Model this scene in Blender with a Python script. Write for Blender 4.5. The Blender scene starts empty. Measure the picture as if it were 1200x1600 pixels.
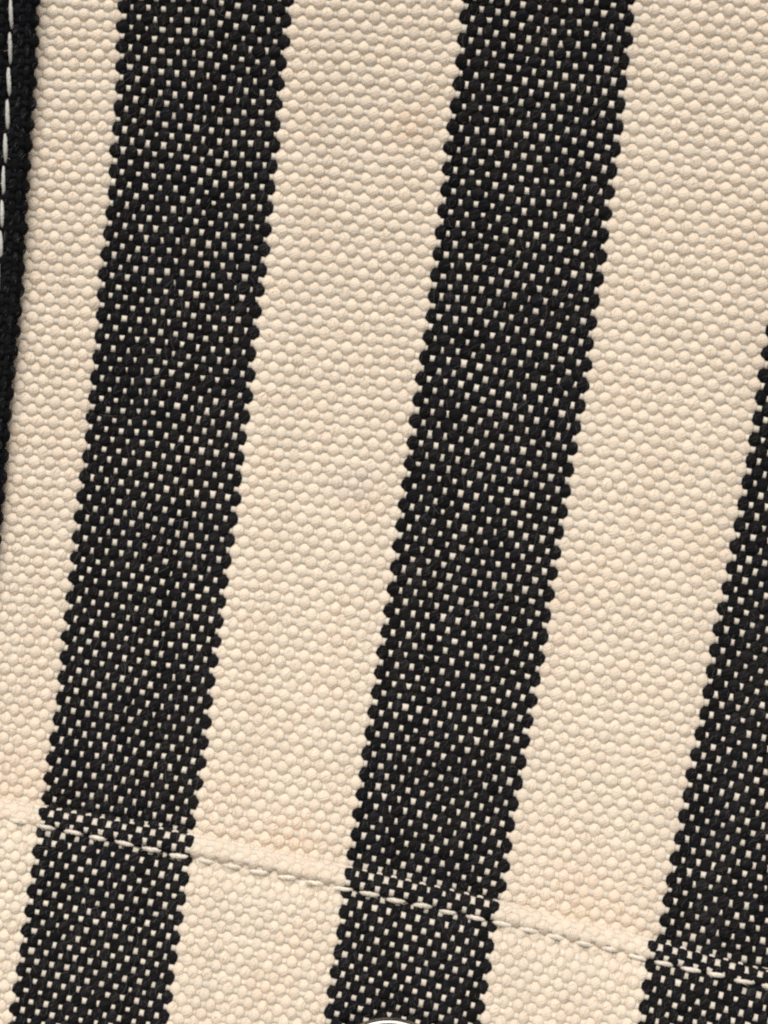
import bpy, math
import numpy as np

rng = np.random.default_rng(7)
PXU = 5.0e-5            # one working unit = 0.05 mm (the cloth's own grid is laid out in these units)
HC = 3600.0             # camera height above the cloth in working units (0.18 m)

scene = bpy.context.scene
col = scene.collection

# ------------------------------------------------------------------ camera
cam_d = bpy.data.cameras.new("camera")
cam = bpy.data.objects.new("camera", cam_d)
col.objects.link(cam)
cam.location = (0, 0, HC * PXU)
cam_d.sensor_fit = 'VERTICAL'
cam_d.sensor_height = 32.0
cam_d.lens = 32.0 / (1600.0 / HC)
cam_d.clip_start = 0.005
cam_d.clip_end = 20.0
scene.camera = cam

# ------------------------------------------------------------------ light
world = bpy.data.worlds.new("World")
scene.world = world
world.use_nodes = True
bg = world.node_tree.nodes["Background"]
bg.inputs[0].default_value = (1.0, 0.96, 0.91, 1)
bg.inputs[1].default_value = 0.355

lamp_d = bpy.data.lights.new("room_lamp", 'AREA')
lamp_d.shape = 'DISK'
lamp_d.size = 1.5
lamp_d.energy = 35.5
lamp_d.color = (1.0, 0.94, 0.86)
lamp = bpy.data.objects.new("room_lamp", lamp_d)
col.objects.link(lamp)
_el, _az, _ds = math.radians(44), math.radians(94), 1.6
lamp.location = (_ds * math.cos(_el) * math.cos(_az), _ds * math.cos(_el) * math.sin(_az), _ds * math.sin(_el))
lamp.rotation_euler = (-lamp.location).to_track_quat('-Z', 'Y').to_euler()

scene.view_settings.view_transform = 'Standard'
scene.view_settings.look = 'None'
scene.view_settings.exposure = 0.0
scene.view_settings.gamma = 1.0
scene.cycles.use_denoising = False
scene.cycles.pixel_filter_type = 'BLACKMAN_HARRIS'
scene.cycles.filter_width = 2.3
scene.cycles.max_bounces = 6
scene.cycles.diffuse_bounces = 4


# ------------------------------------------------------------------ materials
def nd(t, kind, **kw):
    n = t.nodes.new(kind)
    for k, v in kw.items():
        setattr(n, k, v)
    return n


def yarn_material(name, base, fibre, stain=None, stain_amt=0.0, fibre_amt=0.35, rand=0.08, bump=0.5, rough=0.92, spec=0.15, fleck=None, sheen=0.0, sss=0.0, spots=()):
    """Spun cotton: fine twisted fibres, a slow cast over the cloth and a small difference from yarn to yarn."""
    m = bpy.data.materials.new(name)
    m.use_nodes = True
    t = m.node_tree
    b = t.nodes["Principled BSDF"]
    b.inputs["Roughness"].default_value = rough
    b.inputs["Specular IOR Level"].default_value = spec
    if sss:
        b.inputs['Subsurface Weight'].default_value = sss
        b.inputs['Subsurface Radius'].default_value = (1.0, 0.72, 0.5)
        b.inputs['Subsurface Scale'].default_value = 0.0004
    if sheen:
        b.inputs["Sheen Weight"].default_value = sheen
        b.inputs["Sheen Roughness"].default_value = 0.5
    L = t.links.new
    uv = nd(t, "ShaderNodeUVMap")
    sep = nd(t, "ShaderNodeSeparateXYZ")
    L(uv.outputs[0], sep.inputs[0])
    # twist: fibres climb diagonally round the yarn
    m1 = nd(t, "ShaderNodeMath", operation='MULTIPLY'); m1.inputs[1].default_value = 0.035
    L(sep.outputs[1], m1.inputs[0])
    ad = nd(t, "ShaderNodeMath", operation='ADD')
    L(sep.outputs[0], ad.inputs[0]); L(m1.outputs[0], ad.inputs[1])
    sx = nd(t, "ShaderNodeMath", operation='MULTIPLY'); sx.inputs[1].default_value = 15.0
    L(ad.outputs[0], sx.inputs[0])
    sy = nd(t, "ShaderNodeMath", operation='MULTIPLY'); sy.inputs[1].default_value = 0.10
    L(sep.outputs[1], sy.inputs[0])
    info = nd(t, "ShaderNodeObjectInfo")
    rz = nd(t, "ShaderNodeMath", operation='MULTIPLY'); rz.inputs[1].default_value = 91.0
    L(info.outputs["Random"], rz.inputs[0])
    cmb = nd(t, "ShaderNodeCombineXYZ")
    L(sx.outputs[0], cmb.inputs[0]); L(sy.outputs[0], cmb.inputs[1]); L(rz.outputs[0], cmb.inputs[2])
    n1 = nd(t, "ShaderNodeTexNoise"); n1.inputs["Scale"].default_value = 1.0; n1.inputs["Detail"].default_value = 3.0
    L(cmb.outputs[0], n1.inputs["Vector"])
    r1 = nd(t, "ShaderNodeValToRGB")
    r1.color_ramp.elements[0].position = 0.45; r1.color_ramp.elements[1].position = 0.72
    L(n1.outputs[0], r1.inputs[0])
    mf = nd(t, "ShaderNodeMath", operation='MULTIPLY'); mf.inputs[1].default_value = fibre_amt
    L(r1.outputs[0], mf.inputs[0])
    mix1 = nd(t, "ShaderNodeMix", data_type='RGBA')
    mix1.inputs[6].default_value = (*base, 1); mix1.inputs[7].default_value = (*fibre, 1)
    L(mf.outputs[0], mix1.inputs[0])
    out = mix1.outputs[2]
    tc = nd(t, "ShaderNodeTexCoord")
    if stain is not None:
        n2 = nd(t, "ShaderNodeTexNoise"); n2.inputs["Scale"].default_value = 260.0; n2.inputs["Detail"].default_value = 4.0
        n2.inputs["Roughness"].default_value = 0.6
        L(tc.outputs["Object"], n2.inputs["Vector"])
        r2 = nd(t, "ShaderNodeValToRGB")
        r2.color_ramp.elements[0].position = 0.46; r2.color_ramp.elements[1].position = 0.74
        L(n2.outputs[0], r2.inputs[0])
        ms = nd(t, "ShaderNodeMath", operation='MULTIPLY'); ms.inputs[1].default_value = stain_amt
        L(r2.outputs[0], ms.inputs[0])
        mix2 = nd(t, "ShaderNodeMix", data_type='RGBA')
        mix2.inputs[7].default_value = (*stain, 1)
        L(ms.outputs[0], mix2.inputs[0]); L(out, mix2.inputs[6])
        out = mix2.outputs[2]
    if fleck is not None:
        n3 = nd(t, "ShaderNodeTexNoise"); n3.inputs["Scale"].default_value = 1900.0; n3.inputs["Detail"].default_value = 1.0
        L(tc.outputs["Object"], n3.inputs["Vector"])
        r3 = nd(t, "ShaderNodeValToRGB")
        r3.color_ramp.elements[0].position = 0.735; r3.color_ramp.elements[1].position = 0.80
        L(n3.outputs[0], r3.inputs[0])
        mm = nd(t, "ShaderNodeMath", operation='MULTIPLY'); mm.inputs[1].default_value = 0.8
        L(r3.outputs[0], mm.inputs[0])
        mix3 = nd(t, "ShaderNodeMix", data_type='RGBA')
        mix3.inputs[7].default_value = (*fleck, 1)
        L(mm.outputs[0], mix3.inputs[0]); L(out, mix3.inputs[6])
        out = mix3.outputs[2]
    for (px, py, rad, c, amt) in spots:
        amt = amt * 0.62
        vm = nd(t, "ShaderNodeVectorMath", operation='SUBTRACT')
        vm.inputs[1].default_value = ((px - 600) * PXU, -(py - 800) * PXU, 0)
        L(tc.outputs["Object"], vm.inputs[0])
        vs_ = nd(t, "ShaderNodeVectorMath", operation='MULTIPLY'); vs_.inputs[1].default_value = (1, 1, 0)
        L(vm.outputs[0], vs_.inputs[0])
        vl = nd(t, "ShaderNodeVectorMath", operation='LENGTH')
        L(vs_.outputs[0], vl.inputs[0])
        mp = nd(t, "ShaderNodeMapRange", interpolation_type='SMOOTHSTEP')
        mp.inputs[1].default_value = 0.0; mp.inputs[2].default_value = rad * PXU
        mp.inputs[3].default_value = amt; mp.inputs[4].default_value = 0.0
        L(vl.outputs["Value"], mp.inputs[0])
        mn = nd(t, "ShaderNodeMath", operation='MULTIPLY')
        L(mp.outputs[0], mn.inputs[0]); L(n2.outputs[0], mn.inputs[1])
        mxs = nd(t, "ShaderNodeMix", data_type='RGBA')
        mxs.inputs[7].default_value = (*c, 1)
        L(mn.outputs[0], mxs.inputs[0]); L(out, mxs.inputs[6])
        out = mxs.outputs[2]
    # small yarn-to-yarn difference
    mr = nd(t, "ShaderNodeMapRange")
    mr.inputs[3].default_value = 1.0 - rand; mr.inputs[4].default_value = 1.0 + rand * 0.5
    L(info.outputs["Random"], mr.inputs[0])
    hs = nd(t, "ShaderNodeHueSaturation")
    L(out, hs.inputs["Color"]); L(mr.outputs[0], hs.inputs["Value"])
    L(hs.outputs[0], b.inputs["Base Color"])
    n4 = nd(t, "ShaderNodeTexNoise"); n4.inputs["Scale"].default_value = 7000.0; n4.inputs["Detail"].default_value = 3.0
    L(tc.outputs["Object"], n4.inputs["Vector"])
    ha = nd(t, "ShaderNodeMath", operation='ADD')
    L(n1.outputs[0], ha.inputs[0]); L(n4.outputs[0], ha.inputs[1])
    bp = nd(t, "ShaderNodeBump")
    bp.inputs["Strength"].default_value = bump
    bp.inputs["Distance"].default_value = 2.2 * PXU
    L(ha.outputs[0], bp.inputs["Height"])
    L(bp.outputs[0], b.inputs["Normal"])
    return m


def plain_material(name, c, rough=0.9, spec=0.15, metal=0.0):
    m = bpy.data.materials.new(name)
    m.use_nodes = True
    t = m.node_tree
    b = t.nodes["Principled BSDF"]
    b.inputs["Roughness"].default_value = rough
    b.inputs["Specular IOR Level"].default_value = spec
    b.inputs["Metallic"].default_value = metal
    tc = nd(t, "ShaderNodeTexCoord")
    n = nd(t, "ShaderNodeTexNoise"); n.inputs["Scale"].default_value = 900.0; n.inputs["Detail"].default_value = 5.0
    t.links.new(tc.outputs["Object"], n.inputs["Vector"])
    mx = nd(t, "ShaderNodeMix", data_type='RGBA')
    mx.inputs[6].default_value = (*[x * 0.86 for x in c], 1); mx.inputs[7].default_value = (*c, 1)
    t.links.new(n.outputs[0], mx.inputs[0])
    t.links.new(mx.outputs[2], b.inputs["Base Color"])
    return m


SPOTS = [(79, 267, 6, (0.16, 0.09, 0.06), 2.2), (640, 188, 60, (0.70, 0.49, 0.32), 0.9), (548, 757, 52, (0.52, 0.475, 0.44), 1.1), (575, 745, 22, (0.50, 0.46, 0.44), 0.5),
         (30, 1215, 80, (0.76, 0.56, 0.42), 0.9), (430, 1525, 55, (0.72, 0.50, 0.36), 0.8), (905, 1390, 70, (0.74, 0.52, 0.38), 0.8),
         (60, 420, 60, (0.72, 0.54, 0.42), 0.7), (880, 960, 70, (0.75, 0.57, 0.44), 0.7), (470, 1310, 60, (0.75, 0.55, 0.42), 0.8)]
M_CREAM = yarn_material("cream_cotton", (0.775, 0.676, 0.562), (0.822, 0.742, 0.646), stain=(0.765, 0.615, 0.48), stain_amt=0.35, fleck=(0.55, 0.34, 0.2), fibre_amt=0.5, rand=0.07, bump=0.7, spots=SPOTS)

M_WEFT = yarn_material("undyed_weft_cotton", (0.69, 0.64, 0.56), (0.75, 0.71, 0.645), stain=(0.69, 0.61, 0.52), stain_amt=0.4, fibre_amt=0.5, rand=0.14, bump=0.5)
M_BLACK = yarn_material("black_cotton", (0.0085, 0.0082, 0.0088), (0.05, 0.048, 0.048), stain=(0.008, 0.0085, 0.013), stain_amt=0.7, fibre_amt=0.55, rand=0.3, bump=0.9, spec=0.06)
M_STRAP = yarn_material("black_webbing_cotton", (0.0045, 0.0047, 0.0057), (0.022, 0.023, 0.027), stain=(0.004, 0.0055, 0.010), stain_amt=0.8, fibre_amt=0.5, rand=0.3, bump=0.8, spec=0.1)
M_THREAD = yarn_material("white_sewing_thread", (0.60, 0.60, 0.58), (0.72, 0.72, 0.70), fibre_amt=0.6, rand=0.08, bump=0.8)
M_HEMTHREAD = yarn_material("natural_sewing_thread", (0.82, 0.765, 0.68), (0.88, 0.84, 0.77), fibre_amt=0.6, rand=0.08, bump=0.6)
M_SHEET_C = plain_material("cream_ground", (0.74, 0.64, 0.52))
M_SHEET_B = plain_material("black_ground", (0.005, 0.005, 0.0055))
M_FUZZ_G = plain_material("grey_lint", (0.16, 0.16, 0.165))
M_FUZZ_C = plain_material("cream_lint", (0.80, 0.72, 0.60))
M_METAL = plain_material("polished_nickel", (0.58, 0.56, 0.53), rough=0.24, spec=0.5, metal=1.0)

# ------------------------------------------------------------------ the lie of the cloth
# Stripe edges and weft rows of the cloth as measured, in working units
# (x right, y down); u counts warp yarns, v counts weft yarns. Stripes: black 0-20, cream 21-41, black 42-62, cream 63-83, black 84-104.
def ys(*a):
    return np.array(a, float)

S1L = ys((39,183),(71,182),(101,181),(134,179),(166,177),(199,174.5),(232,172),(265,170),(297,169),(329,166),(362,163),(395,160),(427,155),(460,151.5),(494,148),(527,144),(560,140),(592,137.5),(625,135),(657,131.5),(689,128),(721,126),(750,124),(780,121),(811,118),(842,115),(874,112),(904,109),(935,106),(966,101.5),(999,97),(1030,92.5),(1062,88),(1095,82.5),(1129,77),(1160,74),(1191,71),(1220,69),(1249,67))
S2R = ys((32,992),(66,988),(100,985),(132,982),(166,977),(200,973),(234,968),(267,964),(302,960),(336,957),(371,952),(406,946),(439,941),(472,937),(506,932),(540,927),(572,922),(607,919),(639,912),(671,907),(702,901),(735,897),(767,892),(800,887),(831,881),(864,876),(895,870),(927,866),(960,860),(991,855),(1022,851),(1057,846),(1087,839),(1120,834),(1151,828),(1185,822),(1219,817),(1251,812),(1284,805),(1316,800),(1349,794),(1379,789))
S3L = ys((554,1191),(587,1185),(620,1180),(654,1174),(686,1168),(720,1162),(752,1157),(786,1151),(817,1145),(850,1140),(882,1134),(916,1127),(949,1122),(982,1116),(1015,1110),(1047,1103),(1080,1097),(1111,1090),(1145,1083),(1180,1076),(1212,1070),(1246,1065),(1279,1060),(1311,1053),(1344,1047),(1376,1041),(1407,1035),(1439,1030))
S1R = ys((28,455),(60,452),(92,449),(125,447),(323,428),(390,421),(425,418),(455,415),(488,410),(525,405),(565,401),(590,399),(622,395),(655,392),(780,370),(930,354),(1100,332),(1200,319),(1260,311),(1290,307.5))
S2L = ys((27,717),(62,713),(97,711),(570,654.5),(598,651),(630,645.5),(660,642),(800,628),(950,605),(1100,580),(1300,550),(1335,544))
HW = 0.76
EDGES = [(0 - HW, S1L), (20 + HW, S1R), (42 - HW, S2L), (62 + HW, S2R), (84 - HW, S3L)]


def basis(a, b, na, nb):
    return np.stack([(a ** i) * (b ** j) for i in range(na + 1) for j in range(nb + 1)], -1)


rows, rhs = [], []
for uu, E in EDGES:
    rows.append(basis(np.full(len(E), uu / 50.0), E[:, 0] / 800.0 - 1, 2, 3)); rhs.append(E[:, 1])
CX = np.linalg.lstsq(np.concatenate(rows), np.concatenate(rhs), rcond=None)[0]


def Xof(u, y):
    return basis(u / 50.0, np.clip(y / 800.0 - 1, -1.35, 1.4), 2, 3) @ CX


rows, rhs = [], []
for uu, E in ((0, S1L), (62, S2R), (84, S3L)):
    v = 76 - 2 * np.arange(len(E))[::-1]
    rows.append(basis(np.full(len(E), uu / 50.0), v / 40.0 - 1, 2, 2)); rhs.append(E[:, 0])
for uu, vv, sl in ((10, -2, .05), (10, 18, .09), (10, 30, .14), (10, 56, .155), (10, 78, .20), (31, 2, .14), (31, 36, .157), (52, -6, .135), (52, 6, .145), (52, 20, .17), (52, 45, .2), (52, 70, .21), (92, 68, .22), (72, 0, .15)):
    e = 1e-3
    d = (basis(np.array([uu / 50.0 + e]), np.array([vv / 40.0 - 1]), 2, 2) - basis(np.array([uu / 50.0 - e]), np.array([vv / 40.0 - 1]), 2, 2)) / (2 * e) / 50.0
    rows.append(d * 60); rhs.append(np.array([sl * 12.2]) * 60)
CY = np.linalg.lstsq(np.concatenate(rows), np.concatenate(rhs), rcond=None)[0]


def Yof(u, v):
    return basis(u / 50.0, v / 40.0 - 1, 2, 2) @ CY


def Zbody(x, y):
    """The cloth lies in a shallow hollow: it falls away a little at the top and rises towards the bottom."""
    t = y / 1600.0
    z = 1600.0 * (-0.205 * t + 0.245 * t * t)
    z = z + 5.0 * np.sin(x / 170.0 + y / 310.0) + 3.5 * np.sin(x / 95.0 - y / 240.0 + 1.7)
    return z


def W(x, y, z):
    f = 1.0 - z / HC
    return np.stack([(x - 600.0) * f, -(y - 800.0) * f, z], -1)


def S_body(u, v):
    y = Yof(u, v)
    x = Xof(u, y)
    y = y + 1.5 * np.sin(x / 61.0 + y / 97.0) + 1.0 * np.sin(x / 33.0 - y / 53.0 + 2.0) + 0.8 * np.sin(x / 19.0 + y / 141.0)
    x = x + 0.9 * np.sin(y / 71.0 - x / 130.0) + 0.7 * np.sin(y / 29.0 + x / 83.0 + 1.0)
    return W(x, y, Zbody(x, y))


# pocket grid
P1L = ys((1269,61),(1300,56),(1331,51),(1362,47),(1395,44),(1424,41),(1454,37),(1484,34),(1514,30),(1545,26),(1577,20))
P2R = ys((1415,781),(1446,774),(1479,769),(1511,762),(1544,758),(1572,753))
P3L = ys((1477,1020),(1510,1014),(1542,1009),(1575,1002))
P1R = ys((1312,304.5),(1350,298),(1375,292.5),(1410,286),(1440,279),(1510,270),(1570,259))
P2L = ys((1366,539),(1430,529),(1460,524),(1520,514),(1580,503))
rows, rhs = [], []
for uu, E in ((0 - HW, P1L), (20 + HW, P1R), (42 - HW, P2L), (62 + HW, P2R), (84 - HW, P3L)):
    rows.append(basis(np.full(len(E), uu / 50.0), E[:, 0] / 800.0 - 1.8, 1, 1)); rhs.append(E[:, 1])
PCX = np.linalg.lstsq(np.concatenate(rows), np.concatenate(rhs), rcond=None)[0]
rows, rhs = [], []
for uu, E in ((0, P1L), (62, P2R), (84, P3L)):
    v = 2.0 * np.arange(len(E))
    rows.append(basis(np.full(len(E), uu / 50.0), v / 10.0, 2, 1)); rhs.append(E[:, 0])
PCY = np.linalg.lstsq(np.concatenate(rows), np.concatenate(rhs), rcond=None)[0]
VA, RF, ZP, QP = 0.85, 20.0, 62.0, 15.7
SNAP = (607.0, 1693.5, 106.0)


def stitch_y(x):
    return np.interp(x, [-200, 62, 277, 558, 762, 1032, 1197, 1500], [1232, 1290, 1337, 1393, 1438, 1504, 1541, 1612])


def pocket_xy(u, v):
    y = basis(u / 50.0, v / 10.0, 2, 1) @ PCY
    x = basis(u / 50.0, y / 800.0 - 1.8, 1, 1) @ PCX
    return x, y


HEM = []
_x = -70.0
while _x < 1290:
    _p = rng.normal(42.5, 1.6); _l = _p * rng.uniform(0.66, 0.8)
    _j = rng.normal(0, 0.8, 2)
    HEM.append((_x, float(stitch_y(_x)) + _j[0] + 1.0, _x + _l, float(stitch_y(_x + _l)) + _j[1] - 0.5))
    _x += _p


def pocket_lift(x, y):
    ds = y - stitch_y(x)
    z = ZP - 8.5 * np.exp(-(ds / np.where(ds < 0, 11.0, 26.0)) ** 2) - np.clip(ds, 0, 400) * 0.02
    for h in HEM:      # needle holes
        for hx, hy in ((h[0] - 1, h[1]), (h[2] + 1, h[3])):
            z = z - 4.5 * np.exp(-(((x - hx) / 5.0) ** 2 + ((y - hy) / 4.0) ** 2))
    r = np.hypot(x - SNAP[0], y - SNAP[1])
    return z - 7.0 * np.exp(-(np.clip(r - SNAP[2] - 4, 0, None) / 14.0) ** 2)


def S_pocket(u, v):
    vv = np.maximum(v, VA)
    x, y = pocket_xy(u, vv)
    x2, y2 = pocket_xy(u, vv + 0.05)
    tx, ty = x2 - x, y2 - y
    ln = np.hypot(tx, ty); tx /= ln; ty /= ln
    s = np.maximum(VA - v, 0) * QP
    th = np.minimum(s / RF, math.pi)
    back = np.maximum(s - math.pi * RF, 0)
    off = -RF * np.sin(th) + back
    lift = pocket_lift(x, y)
    x = x + tx * off; y = y + ty * off
    z = Zbody(x, y) + lift - RF * (1 - np.cos(th))
    return W(x, y, z)


# strap
SE = ys((0,59),(133,54.5),(300,46),(420,39),(480,33),(556,25),(619,18),(672,13),(770,5),(840,0))
SC = np.polyfit(SE[:, 0], SE[:, 1], 2)
SPU, SPV = 8.2, 16.2


def S_strap(u, v):
    y = v * SPV
    x = np.polyval(SC, y) - 7.0 - u * SPU + 1.2 * np.sin(y / 57.0) + 2.0 * np.cos(y * 2 * math.pi / 32.4) * np.exp(-np.abs(u) * SPU / 14.0)
    d = u * SPU
    z = Zbody(x, y) + 27.0 + 7.0 * np.exp(-((d - 12) / 11.0) ** 2) - 7.0 * np.exp(-((d - 35) / 7.0) ** 2) - 6 * np.exp(-((d + 4) / 6.0) ** 2)
    return W(x, y, z)


def normals(Sf, u, v, flip=1.0):
    e = 0.04
    du = Sf(u + e, v) - Sf(u - e, v)
    dv = Sf(u, v + e) - Sf(u, v - e)
    n = np.cross(dv, du) * flip
    n /= np.linalg.norm(n, axis=-1, keepdims=True)
    su = np.linalg.norm(du, axis=-1) / (2 * e)
    sv = np.linalg.norm(dv, axis=-1) / (2 * e)
    return n, su, sv


# ------------------------------------------------------------------ mesh helpers
_topo = {}


def tube_topology(n, k):
    if (n, k) not in _topo:
        i = np.arange(n - 1)[:, None]; j = np.arange(k)[None, :]
        a = i * k + j; b = i * k + (j + 1) % k
        q = np.stack([a, b, b + k, a + k], -1).reshape(-1, 4)
        uvx = np.stack([np.broadcast_to(j / k, a.shape), np.broadcast_to((j + 1) / k, a.shape), np.broadcast_to((j + 1) / k, a.shape), np.broadcast_to(j / k, a.shape)], -1).reshape(-1)
        row = np.stack([np.broadcast_to(i, a.shape)] * 2 + [np.broadcast_to(i + 1, a.shape)] * 2, -1).reshape(-1)
        _topo[(n, k)] = (q.astype(np.int32), uvx.astype(np.float32), row)
    return _topo[(n, k)]


def mesh_from(name, verts, quads, uv=None, nside=4):
    me = bpy.data.meshes.new(name)
    me.vertices.add(len(verts))
    me.vertices.foreach_set("co", (np.asarray(verts, np.float64) * PXU).astype(np.float32).ravel())
    q = np.asarray(quads, np.int32)
    me.loops.add(q.size)
    me.loops.foreach_set("vertex_index", q.ravel())
    me.polygons.add(len(q))
    me.polygons.foreach_set("loop_start", np.arange(len(q), dtype=np.int32) * nside)
    if uv is not None:
        l = me.uv_layers.new(name="UVMap")
        l.data.foreach_set("uv", np.asarray(uv, np.float32).ravel())
    me.update(calc_edges=True)
    me.shade_smooth()
    return me


def link(name, me, mat, parent):
    o = bpy.data.objects.new(name, me)
    if mat is not None:
        me.materials.append(mat)
    col.objects.link(o)
    o.parent = parent
    return o


def se(q):
    return np.sign(q) * np.abs(q) ** 0.8


def tube_mesh(name, c, side, up, a, b, k, caps=False):
    """Tube of elliptical section: c centres, side/up axes, a/b half width/height."""
    n = len(c)
    ph = np.arange(k) / k * 2 * math.pi - math.pi / 2
    v = c[:, None, :] + side[:, None, :] * (a[:, None] * se(np.cos(ph))[None, :])[..., None] + up[:, None, :] * (b[:, None] * se(np.sin(ph) * 1.0)[None, :])[..., None]
    q, uvx, row = tube_topology(n, k)
    ln = np.concatenate([[0], np.cumsum(np.linalg.norm(np.diff(c, axis=0), axis=1))])
    uv = np.stack([uvx, ln[row]], -1)
    return mesh_from(name, v.reshape(-1, 3), q, uv)


def smooth_rand(n, amp, knots, t):
    kx = np.linspace(t[0], t[-1], max(int(knots), 3))
    return np.interp(t, kx, rng.normal(0, amp, len(kx)))


def cell_rand(t, amp):
    """One value for each crossing, eased from one to the next."""
    i0 = int(math.floor(t[0])) - 1
    vals = rng.normal(0, amp, int(t[-1] - i0) + 4)
    f = t - i0
    i = np.floor(f).astype(int); w = f - i
    w = w * w * (3 - 2 * w)
    return vals[i] * (1 - w) + vals[i + 1] * w


SEG_W, SIDE_W, SEG_F, SIDE_F = 6, 8, 4, 6
fuzz_sites = {}


def weave(Sf, parent, us, vs, mat_of_u, weft_mat, flip=1.0, aw=3.1, bw=3.3, af=1.0, bf=3.1, wide=1.0, fsites=None, jit=1.0, crimp=None):
    v0, v1 = vs[0] - 0.5, vs[-1] + 0.5
    for u in us:
        t = np.linspace(v0, v1, int((v1 - v0) * SEG_W) + 1)
        uu = u + cell_rand(t, 0.035 * jit) + smooth_rand(len(t), 0.03, (v1 - v0) / 7, t)
        tt = t + cell_rand(t, 0.03 * jit)
        S = Sf(uu, tt)
        n, su, sv = normals(Sf, uu, tt, flip)
        c = np.cos(math.pi * (t + u))
        up = np.clip(c, 0, 1)
        sc = su / 12.2
        slub = 1 + smooth_rand(len(t), 0.05, (v1 - v0) / 5, t) + cell_rand(t, 0.05 * jit)
        a = (6.3 + 3.8 * wide * up ** 0.6) * sc * np.clip(slub, 0.78, 1.25)
        b = (bw + 0.5 * (1 - np.abs(c))) * (0.5 + 0.5 * np.clip(slub, 0.8, 1.2))
        z = aw * c * (1.18 - 0.18 * c * c) + cell_rand(t, 0.45 * jit) * up
        if crimp is not None:
            z = z * crimp(t)
            a = a * (1.08 - 0.08 * np.clip((np.abs(t) - 0.5) / 1.0, 0, 1))
        C = S + n * z[:, None]
        tg = np.gradient(C, axis=0); tg /= np.linalg.norm(tg, axis=1, keepdims=True)
        sd = np.cross(tg, n); sd /= np.linalg.norm(sd, axis=1, keepdims=True)
        upv = np.cross(sd, tg)
        me = tube_mesh("warp_yarn", C, sd, upv, a, b, SIDE_W)
        link("warp_yarn", me, mat_of_u(u), parent)
        if fsites is not None:
            k = np.where(c > 0.2)[0]
            fsites.append((np.full(len(k), u), C[k] + upv[k] * b[k, None], upv[k], tg[k], sd[k], a[k]))
    u0, u1 = us[0] - 0.5, us[-1] + 0.5
    for v in vs:
        t = np.linspace(u0, u1, int((u1 - u0) * SEG_F) + 1)
        vv = v + cell_rand(t, 0.03 * jit) + smooth_rand(len(t), 0.04, (u1 - u0) / 9, t)
        S = Sf(t, vv)
        n, su, sv = normals(Sf, t, vv, flip)
        c = -np.cos(math.pi * (t + v))
        slub = np.clip(1 + smooth_rand(len(t), 0.12, (u1 - u0) / 4, t) + cell_rand(t, 0.09 * jit), 0.7, 1.35)
        a = 5.1 * slub * sv / 16.2
        if crimp is not None and v in (0, -1):
            a = a * 1.25
        b = bf * (0.6 + 0.4 * slub)
        C = S + n * (af * c)[:, None]
        tg = np.gradient(C, axis=0); tg /= np.linalg.norm(tg, axis=1, keepdims=True)
        sd = np.cross(tg, n); sd /= np.linalg.norm(sd, axis=1, keepdims=True)
        upv = np.cross(sd, tg)
        me = tube_mesh("weft_yarn", C, sd, upv, a, b, SIDE_F)
        link("weft_yarn", me, weft_mat, parent)


def sheet(name, Sf, us, vs, off, thick, parent, is_black, flip=1.0):
    """Closed thin sheet of ground cloth inside the weave, striped like the warp."""
    U, V = np.meshgrid(us, vs, indexing='ij')
    S = Sf(U.ravel(), V.ravel())
    n, _, _ = normals(Sf, U.ravel(), V.ravel(), flip)
    nu, nv = len(us), len(vs)
    top = S + n * off; bot = S + n * (off - thick)
    i = np.arange(nu - 1)[:, None]; j = np.arange(nv - 1)[None, :]
    a = (i * nv + j); q = np.stack([a, a + 1, a + nv + 1, a + nv], -1).reshape(-1, 4)
    N = nu * nv
    qs = [q, q[:, ::-1] + N]
    e = np.concatenate([np.arange(nv), np.arange(1, nu) * nv + nv - 1, (nu - 1) * nv + np.arange(nv - 2, -1, -1), np.arange(nu - 2, 0, -1) * nv])
    e2 = np.roll(e, -1)
    qs.append(np.stack([e, e + N, e2 + N, e2], -1))
    Q = np.concatenate(qs)
    me = mesh_from(name, np.concatenate([top, bot]), Q)
    o = link(name, me, M_SHEET_C, parent)
    me.materials.append(M_SHEET_B)
    uc = U.ravel()[Q[:, 0] % N]
    uc2 = U.ravel()[Q[:, 2] % N]
    mi = np.array([1 if is_black(0.5 * (p + r)) else 0 for p, r in zip(uc, uc2)], np.int32)
    me.polygons.foreach_set("material_index", mi)
    return o


def hairs(name, P, Nn, T, Sd, parent, mat, lmin, lmax, rad, lift):
    """Loose fibres: thin three-sided tubes lying on and curling off the yarns."""
    m = len(P)
    ang = rng.normal(0.25, 0.45, m)
    d = T * np.cos(ang)[:, None] + Sd * np.sin(ang)[:, None]
    side = np.cross(Nn, d)
    L = rng.uniform(lmin, lmax, m) ** 1.0
    cv = rng.normal(0, 0.13, m) * L
    h = np.abs(rng.normal(0, lift, m))
    K = 5
    s = np.linspace(-0.5, 0.5, K)
    c = P[:, None] + d[:, None] * (L[:, None] * s)[..., None] + side[:, None] * (cv[:, None] * (4 * s ** 2 - 0.3 + 0.5 * s))[..., None] \
        + Nn[:, None] * ((0.3 + h)[:, None] * (1 - 3.2 * s ** 2))[..., None]
    r = rad * (1 - 1.6 * s ** 2)
    ph = np.arange(3) / 3 * 2 * math.pi
    v = c[:, :, None] + side[:, None, None] * (r[None, :, None] * np.cos(ph)[None, None])[..., None] + Nn[:, None, None] * (r[None, :, None] * np.sin(ph)[None, None])[..., None]
    i = np.arange(K - 1)[:, None]; j = np.arange(3)[None]
    q = np.stack([i * 3 + j, i * 3 + (j + 1) % 3, (i + 1) * 3 + (j + 1) % 3, (i + 1) * 3 + j], -1).reshape(-1, 4)
    Q = (q[None] + (np.arange(m) * K * 3)[:, None, None]).reshape(-1, 4)
    me = mesh_from(name, v.reshape(-1, 3), Q)
    o = link(name, me, mat, parent)
    o["kind"] = "stuff"
    return o


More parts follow.
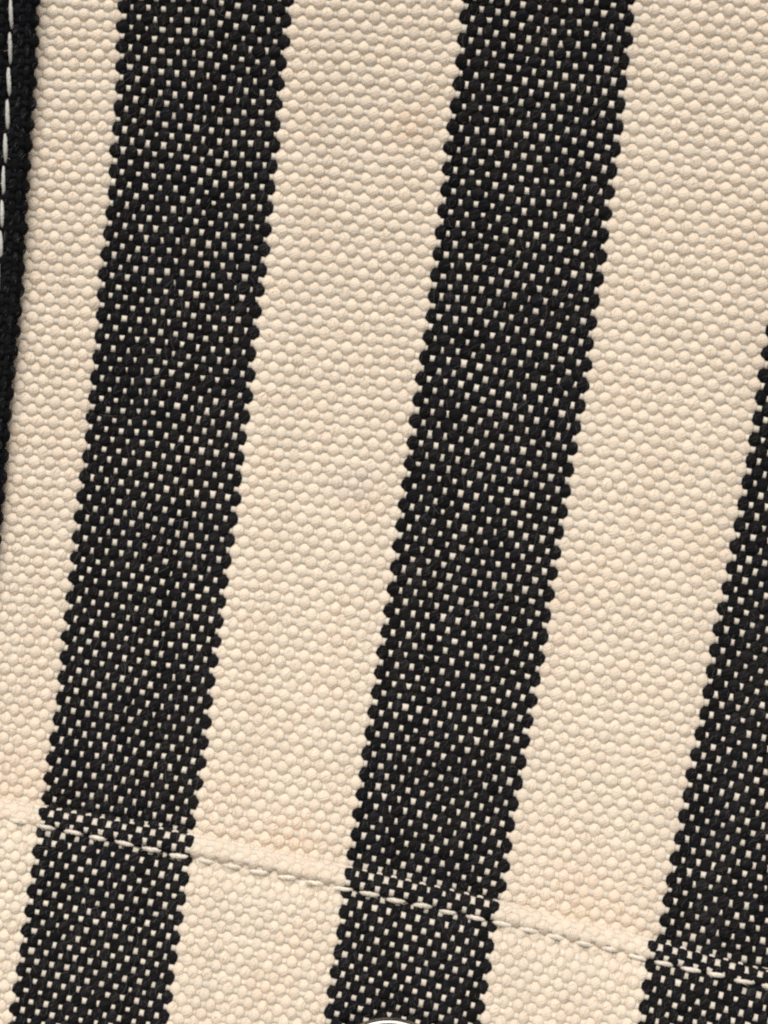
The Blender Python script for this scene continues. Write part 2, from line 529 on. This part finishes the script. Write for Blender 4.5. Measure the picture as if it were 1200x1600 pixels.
def sites_for(sites, want):
    U = np.concatenate([s[0] for s in sites]); sel = want(U)
    return [np.concatenate([s[k] for s in sites])[sel] for k in range(1, 6)]


def scatter_hairs(name, sites, want, count, parent, mat, lmin, lmax, rad, lift):
    P, Nn, T, Sd, A = sites_for(sites, want)
    i = rng.integers(0, len(P), count)
    p = P[i] + Sd[i] * (A[i] * rng.uniform(-0.6, 0.6, count))[:, None] + T[i] * rng.uniform(-3, 3, count)[:, None]
    return hairs(name, p, Nn[i], T[i], Sd[i], parent, mat, lmin, lmax, rad, lift)


def black(u):
    return (np.floor((np.asarray(u) + 0.5) / 21.0).astype(int) % 2) == 0


# ------------------------------------------------------------------ the bag
bag = bpy.data.objects.new("striped_canvas_bag", None)
bag.empty_display_size = 0.01
col.objects.link(bag)
bag["label"] = "black and cream striped canvas bag with stitched pocket edge, black strap and silver snap"
bag["category"] = "bag"

# body panel
BU = np.arange(-15, 106); BV = np.arange(-15, 83)
su_ = np.concatenate([[k - 0.5, k] for k in range(-15, 106)] + [[105.5]])
panel = sheet("body_panel", S_body, su_, np.arange(-15.5, 82.6, 0.5), 2.2, 6.0, bag, black)
panel["label"] = "main striped canvas panel above the pocket"
f_body = []
weave(S_body, panel, BU, BV, lambda u: M_BLACK if black(u) else M_CREAM, M_WEFT, fsites=f_body)

# pocket
pu = np.concatenate([[k - 0.5, k] for k in range(-12, 106)] + [[105.5]])
pocket = sheet("pocket", S_pocket, pu, np.arange(-5.5, 35.6, 0.25), 2.2, 6.0, bag, black)
pocket["label"] = "striped canvas pocket with folded and stitched top edge"
f_pock = []
weave(S_pocket, pocket, np.arange(-12, 106), np.arange(-5, 36), lambda u: M_BLACK if black(u) else M_CREAM, M_WEFT, fsites=f_pock, wide=0.9, crimp=lambda t: 0.6 + 0.4 * np.clip((t - 0.4) / 1.5, 0, 1))


def make_stitch(p0, p1, z0, rad, sink, mat, parent, bow=0.0):
    """A single stitch: a plump two-ply thread that dives into the cloth at both ends."""
    n = 15
    s = np.linspace(0, 1, n)
    x = p0[0] + (p1[0] - p0[0]) * s; y = p0[1] + (p1[1] - p0[1]) * s
    dx, dy = p1[0] - p0[0], p1[1] - p0[1]
    ln = math.hypot(dx, dy)
    bo = bow * np.sin(math.pi * s) + rng.normal(0, 0.25, n)
    x = x - dy / ln * bo; y = y + dx / ln * bo
    arch = np.clip(np.sin(math.pi * np.clip(s, 0.0, 1.0)), 0, 1) ** 0.55
    z = z0(x, y) + sink * (arch - 1)
    C = W(x, y, z)
    tg = np.gradient(C, axis=0); tg /= np.linalg.norm(tg, axis=1, keepdims=True)
    up = np.tile([0, 0, 1.0], (n, 1)); sd = np.cross(tg, up); sd /= np.linalg.norm(sd, axis=1, keepdims=True)
    up = np.cross(sd, tg)
    r = rad * (0.45 + 0.55 * np.sin(math.pi * s) ** 0.5) * (1 + rng.normal(0, 0.05, n))
    # two plies show as a slow swell round the section
    me = tube_mesh("stitch", C, sd, up, r, r * 0.65, 8)
    return link("stitch", me, mat, parent), C, up, tg, sd, r


hem_sites = []
top_z = lambda X, Y: Zbody(X, Y) + ZP - 8.5 + 7.6 - np.clip(Y - stitch_y(X), 0, 9) * 0.0
for x0, y0, x1, y1 in HEM:
    o, C, up, tg, sd, r = make_stitch((x0, y0), (x1, y1), top_z, rng.normal(3.6, 0.25), 9.0, M_HEMTHREAD, pocket)
    hem_sites.append((np.zeros(9), (C + up * r[:, None])[3:12], up[3:12], tg[3:12], sd[3:12], r[3:12]))

# snap
def lathe(name, prof, cx, cy, cz, parent, mat, k=72):
    ph = np.arange(k) / k * 2 * math.pi
    v = []
    f = 1 - cz / HC
    X0, Y0 = (cx - 600) * f, -(cy - 800) * f
    for r, z in prof:
        v.append(np.stack([X0 + f * r * np.cos(ph), Y0 + f * r * np.sin(ph), np.full(k, cz + z)], -1))
    n = len(prof)
    q, _, _ = tube_topology(n, k)
    me = mesh_from(name, np.concatenate(v), q[:, ::-1] if prof[0][0] < prof[-1][0] else q)
    return link(name, me, mat, parent)


sz = float(Zbody(np.array(SNAP[0]), np.array(SNAP[1]))) + ZP - 6
snap = lathe("snap_button", [(0.01, 22.4), (40, 22.2), (75, 21.4), (92, 20.6), (98, 20.3), (100.6, 20.0), (101.8, 19.5), (102.7, 18.8), (103.4, 17.8), (104.0, 16.2), (104.4, 14), (105.0, 12.6), (106, 11.4), (105.5, 6), (90, 0)], SNAP[0], SNAP[1], sz, bag, M_METAL)
snap["label"] = "round silver snap cap below the pocket stitching"

# strap
strap = sheet("strap", S_strap, np.arange(-0.4, 14.5, 0.5), np.arange(-15.5, 80, 0.5), -2.0, 24.0, bag, lambda u: True, flip=-1.0)
strap["label"] = "black woven cotton strap with white stitching"
f_strap = []
weave(S_strap, strap, np.arange(0, 15), np.arange(-15, 80), lambda u: M_STRAP, M_STRAP, flip=-1.0, aw=2.3, bw=3.6, af=1.2, bf=3.2, wide=0.55, fsites=f_strap, jit=1.5)
st_sites = []
SLX = np.array([[-250, 22], [20, 17.5], [65, 16.5], [120, 13.5], [175, 12.3], [230, 9.5], [280, 6.5], [340, 3], [400, 0], [600, -14], [900, -40], [1300, -80]], float)
sx = lambda y: np.interp(y, SLX[:, 0], SLX[:, 1])
strap_z = lambda X, Y: Zbody(X, Y) + 33.5 + 0 * X
y = -250.0
y += 0
ends = [-4, 48, 103, 153, 206, 257, 310, 358]
ys_ = [e for e in np.arange(-4 - 52 * 4, -10, 52.0)] + ends + [358 + 50.5 * k for k in range(1, 17)]
for ya, yb in zip(ys_[:-1], ys_[1:]):
    o, C, up, tg, sd, r = make_stitch((float(sx(ya + 3)) - 1.4 + rng.normal(0, .5), ya + 3), (float(sx(yb - 3)) + 1.6 + rng.normal(0, .5), yb - 3), strap_z, rng.normal(3.2, 0.2), 7.0, M_THREAD, strap, bow=rng.normal(0, 0.5))
    st_sites.append((np.zeros(9), (C + up * r[:, None])[3:12], up[3:12], tg[3:12], sd[3:12], r[3:12]))

# loose lint and fibre ends (too many and too fine to count)
scatter_hairs("grey_fuzz", f_body, lambda u: black(u), 6500, panel, M_FUZZ_G, 4, 12, 0.22, 0.4)
scatter_hairs("grey_fuzz", f_body, lambda u: black(u), 420, panel, M_FUZZ_G, 16, 42, 0.25, 2.0)
scatter_hairs("cream_fuzz", f_body, lambda u: ~black(u), 3000, panel, M_FUZZ_C, 5, 18, 0.3, 1.0)
scatter_hairs("grey_fuzz", f_pock, lambda u: black(u), 2600, pocket, M_FUZZ_G, 4, 12, 0.22, 0.4)
scatter_hairs("grey_fuzz", f_pock, lambda u: black(u), 200, pocket, M_FUZZ_G, 16, 42, 0.25, 2.0)
scatter_hairs("cream_fuzz", f_pock, lambda u: ~black(u), 1200, pocket, M_FUZZ_C, 5, 18, 0.3, 1.0)
scatter_hairs("thread_fuzz", hem_sites, lambda u: u == 0, 260, pocket, M_FUZZ_C, 5, 16, 0.3, 1.2)
scatter_hairs("grey_fuzz", f_strap, lambda u: u < 12, 1500, strap, M_FUZZ_G, 3, 10, 0.22, 0.8)
scatter_hairs("thread_fuzz", st_sites, lambda u: u == 0, 60, strap, M_FUZZ_C, 5, 20, 0.3, 1.5)
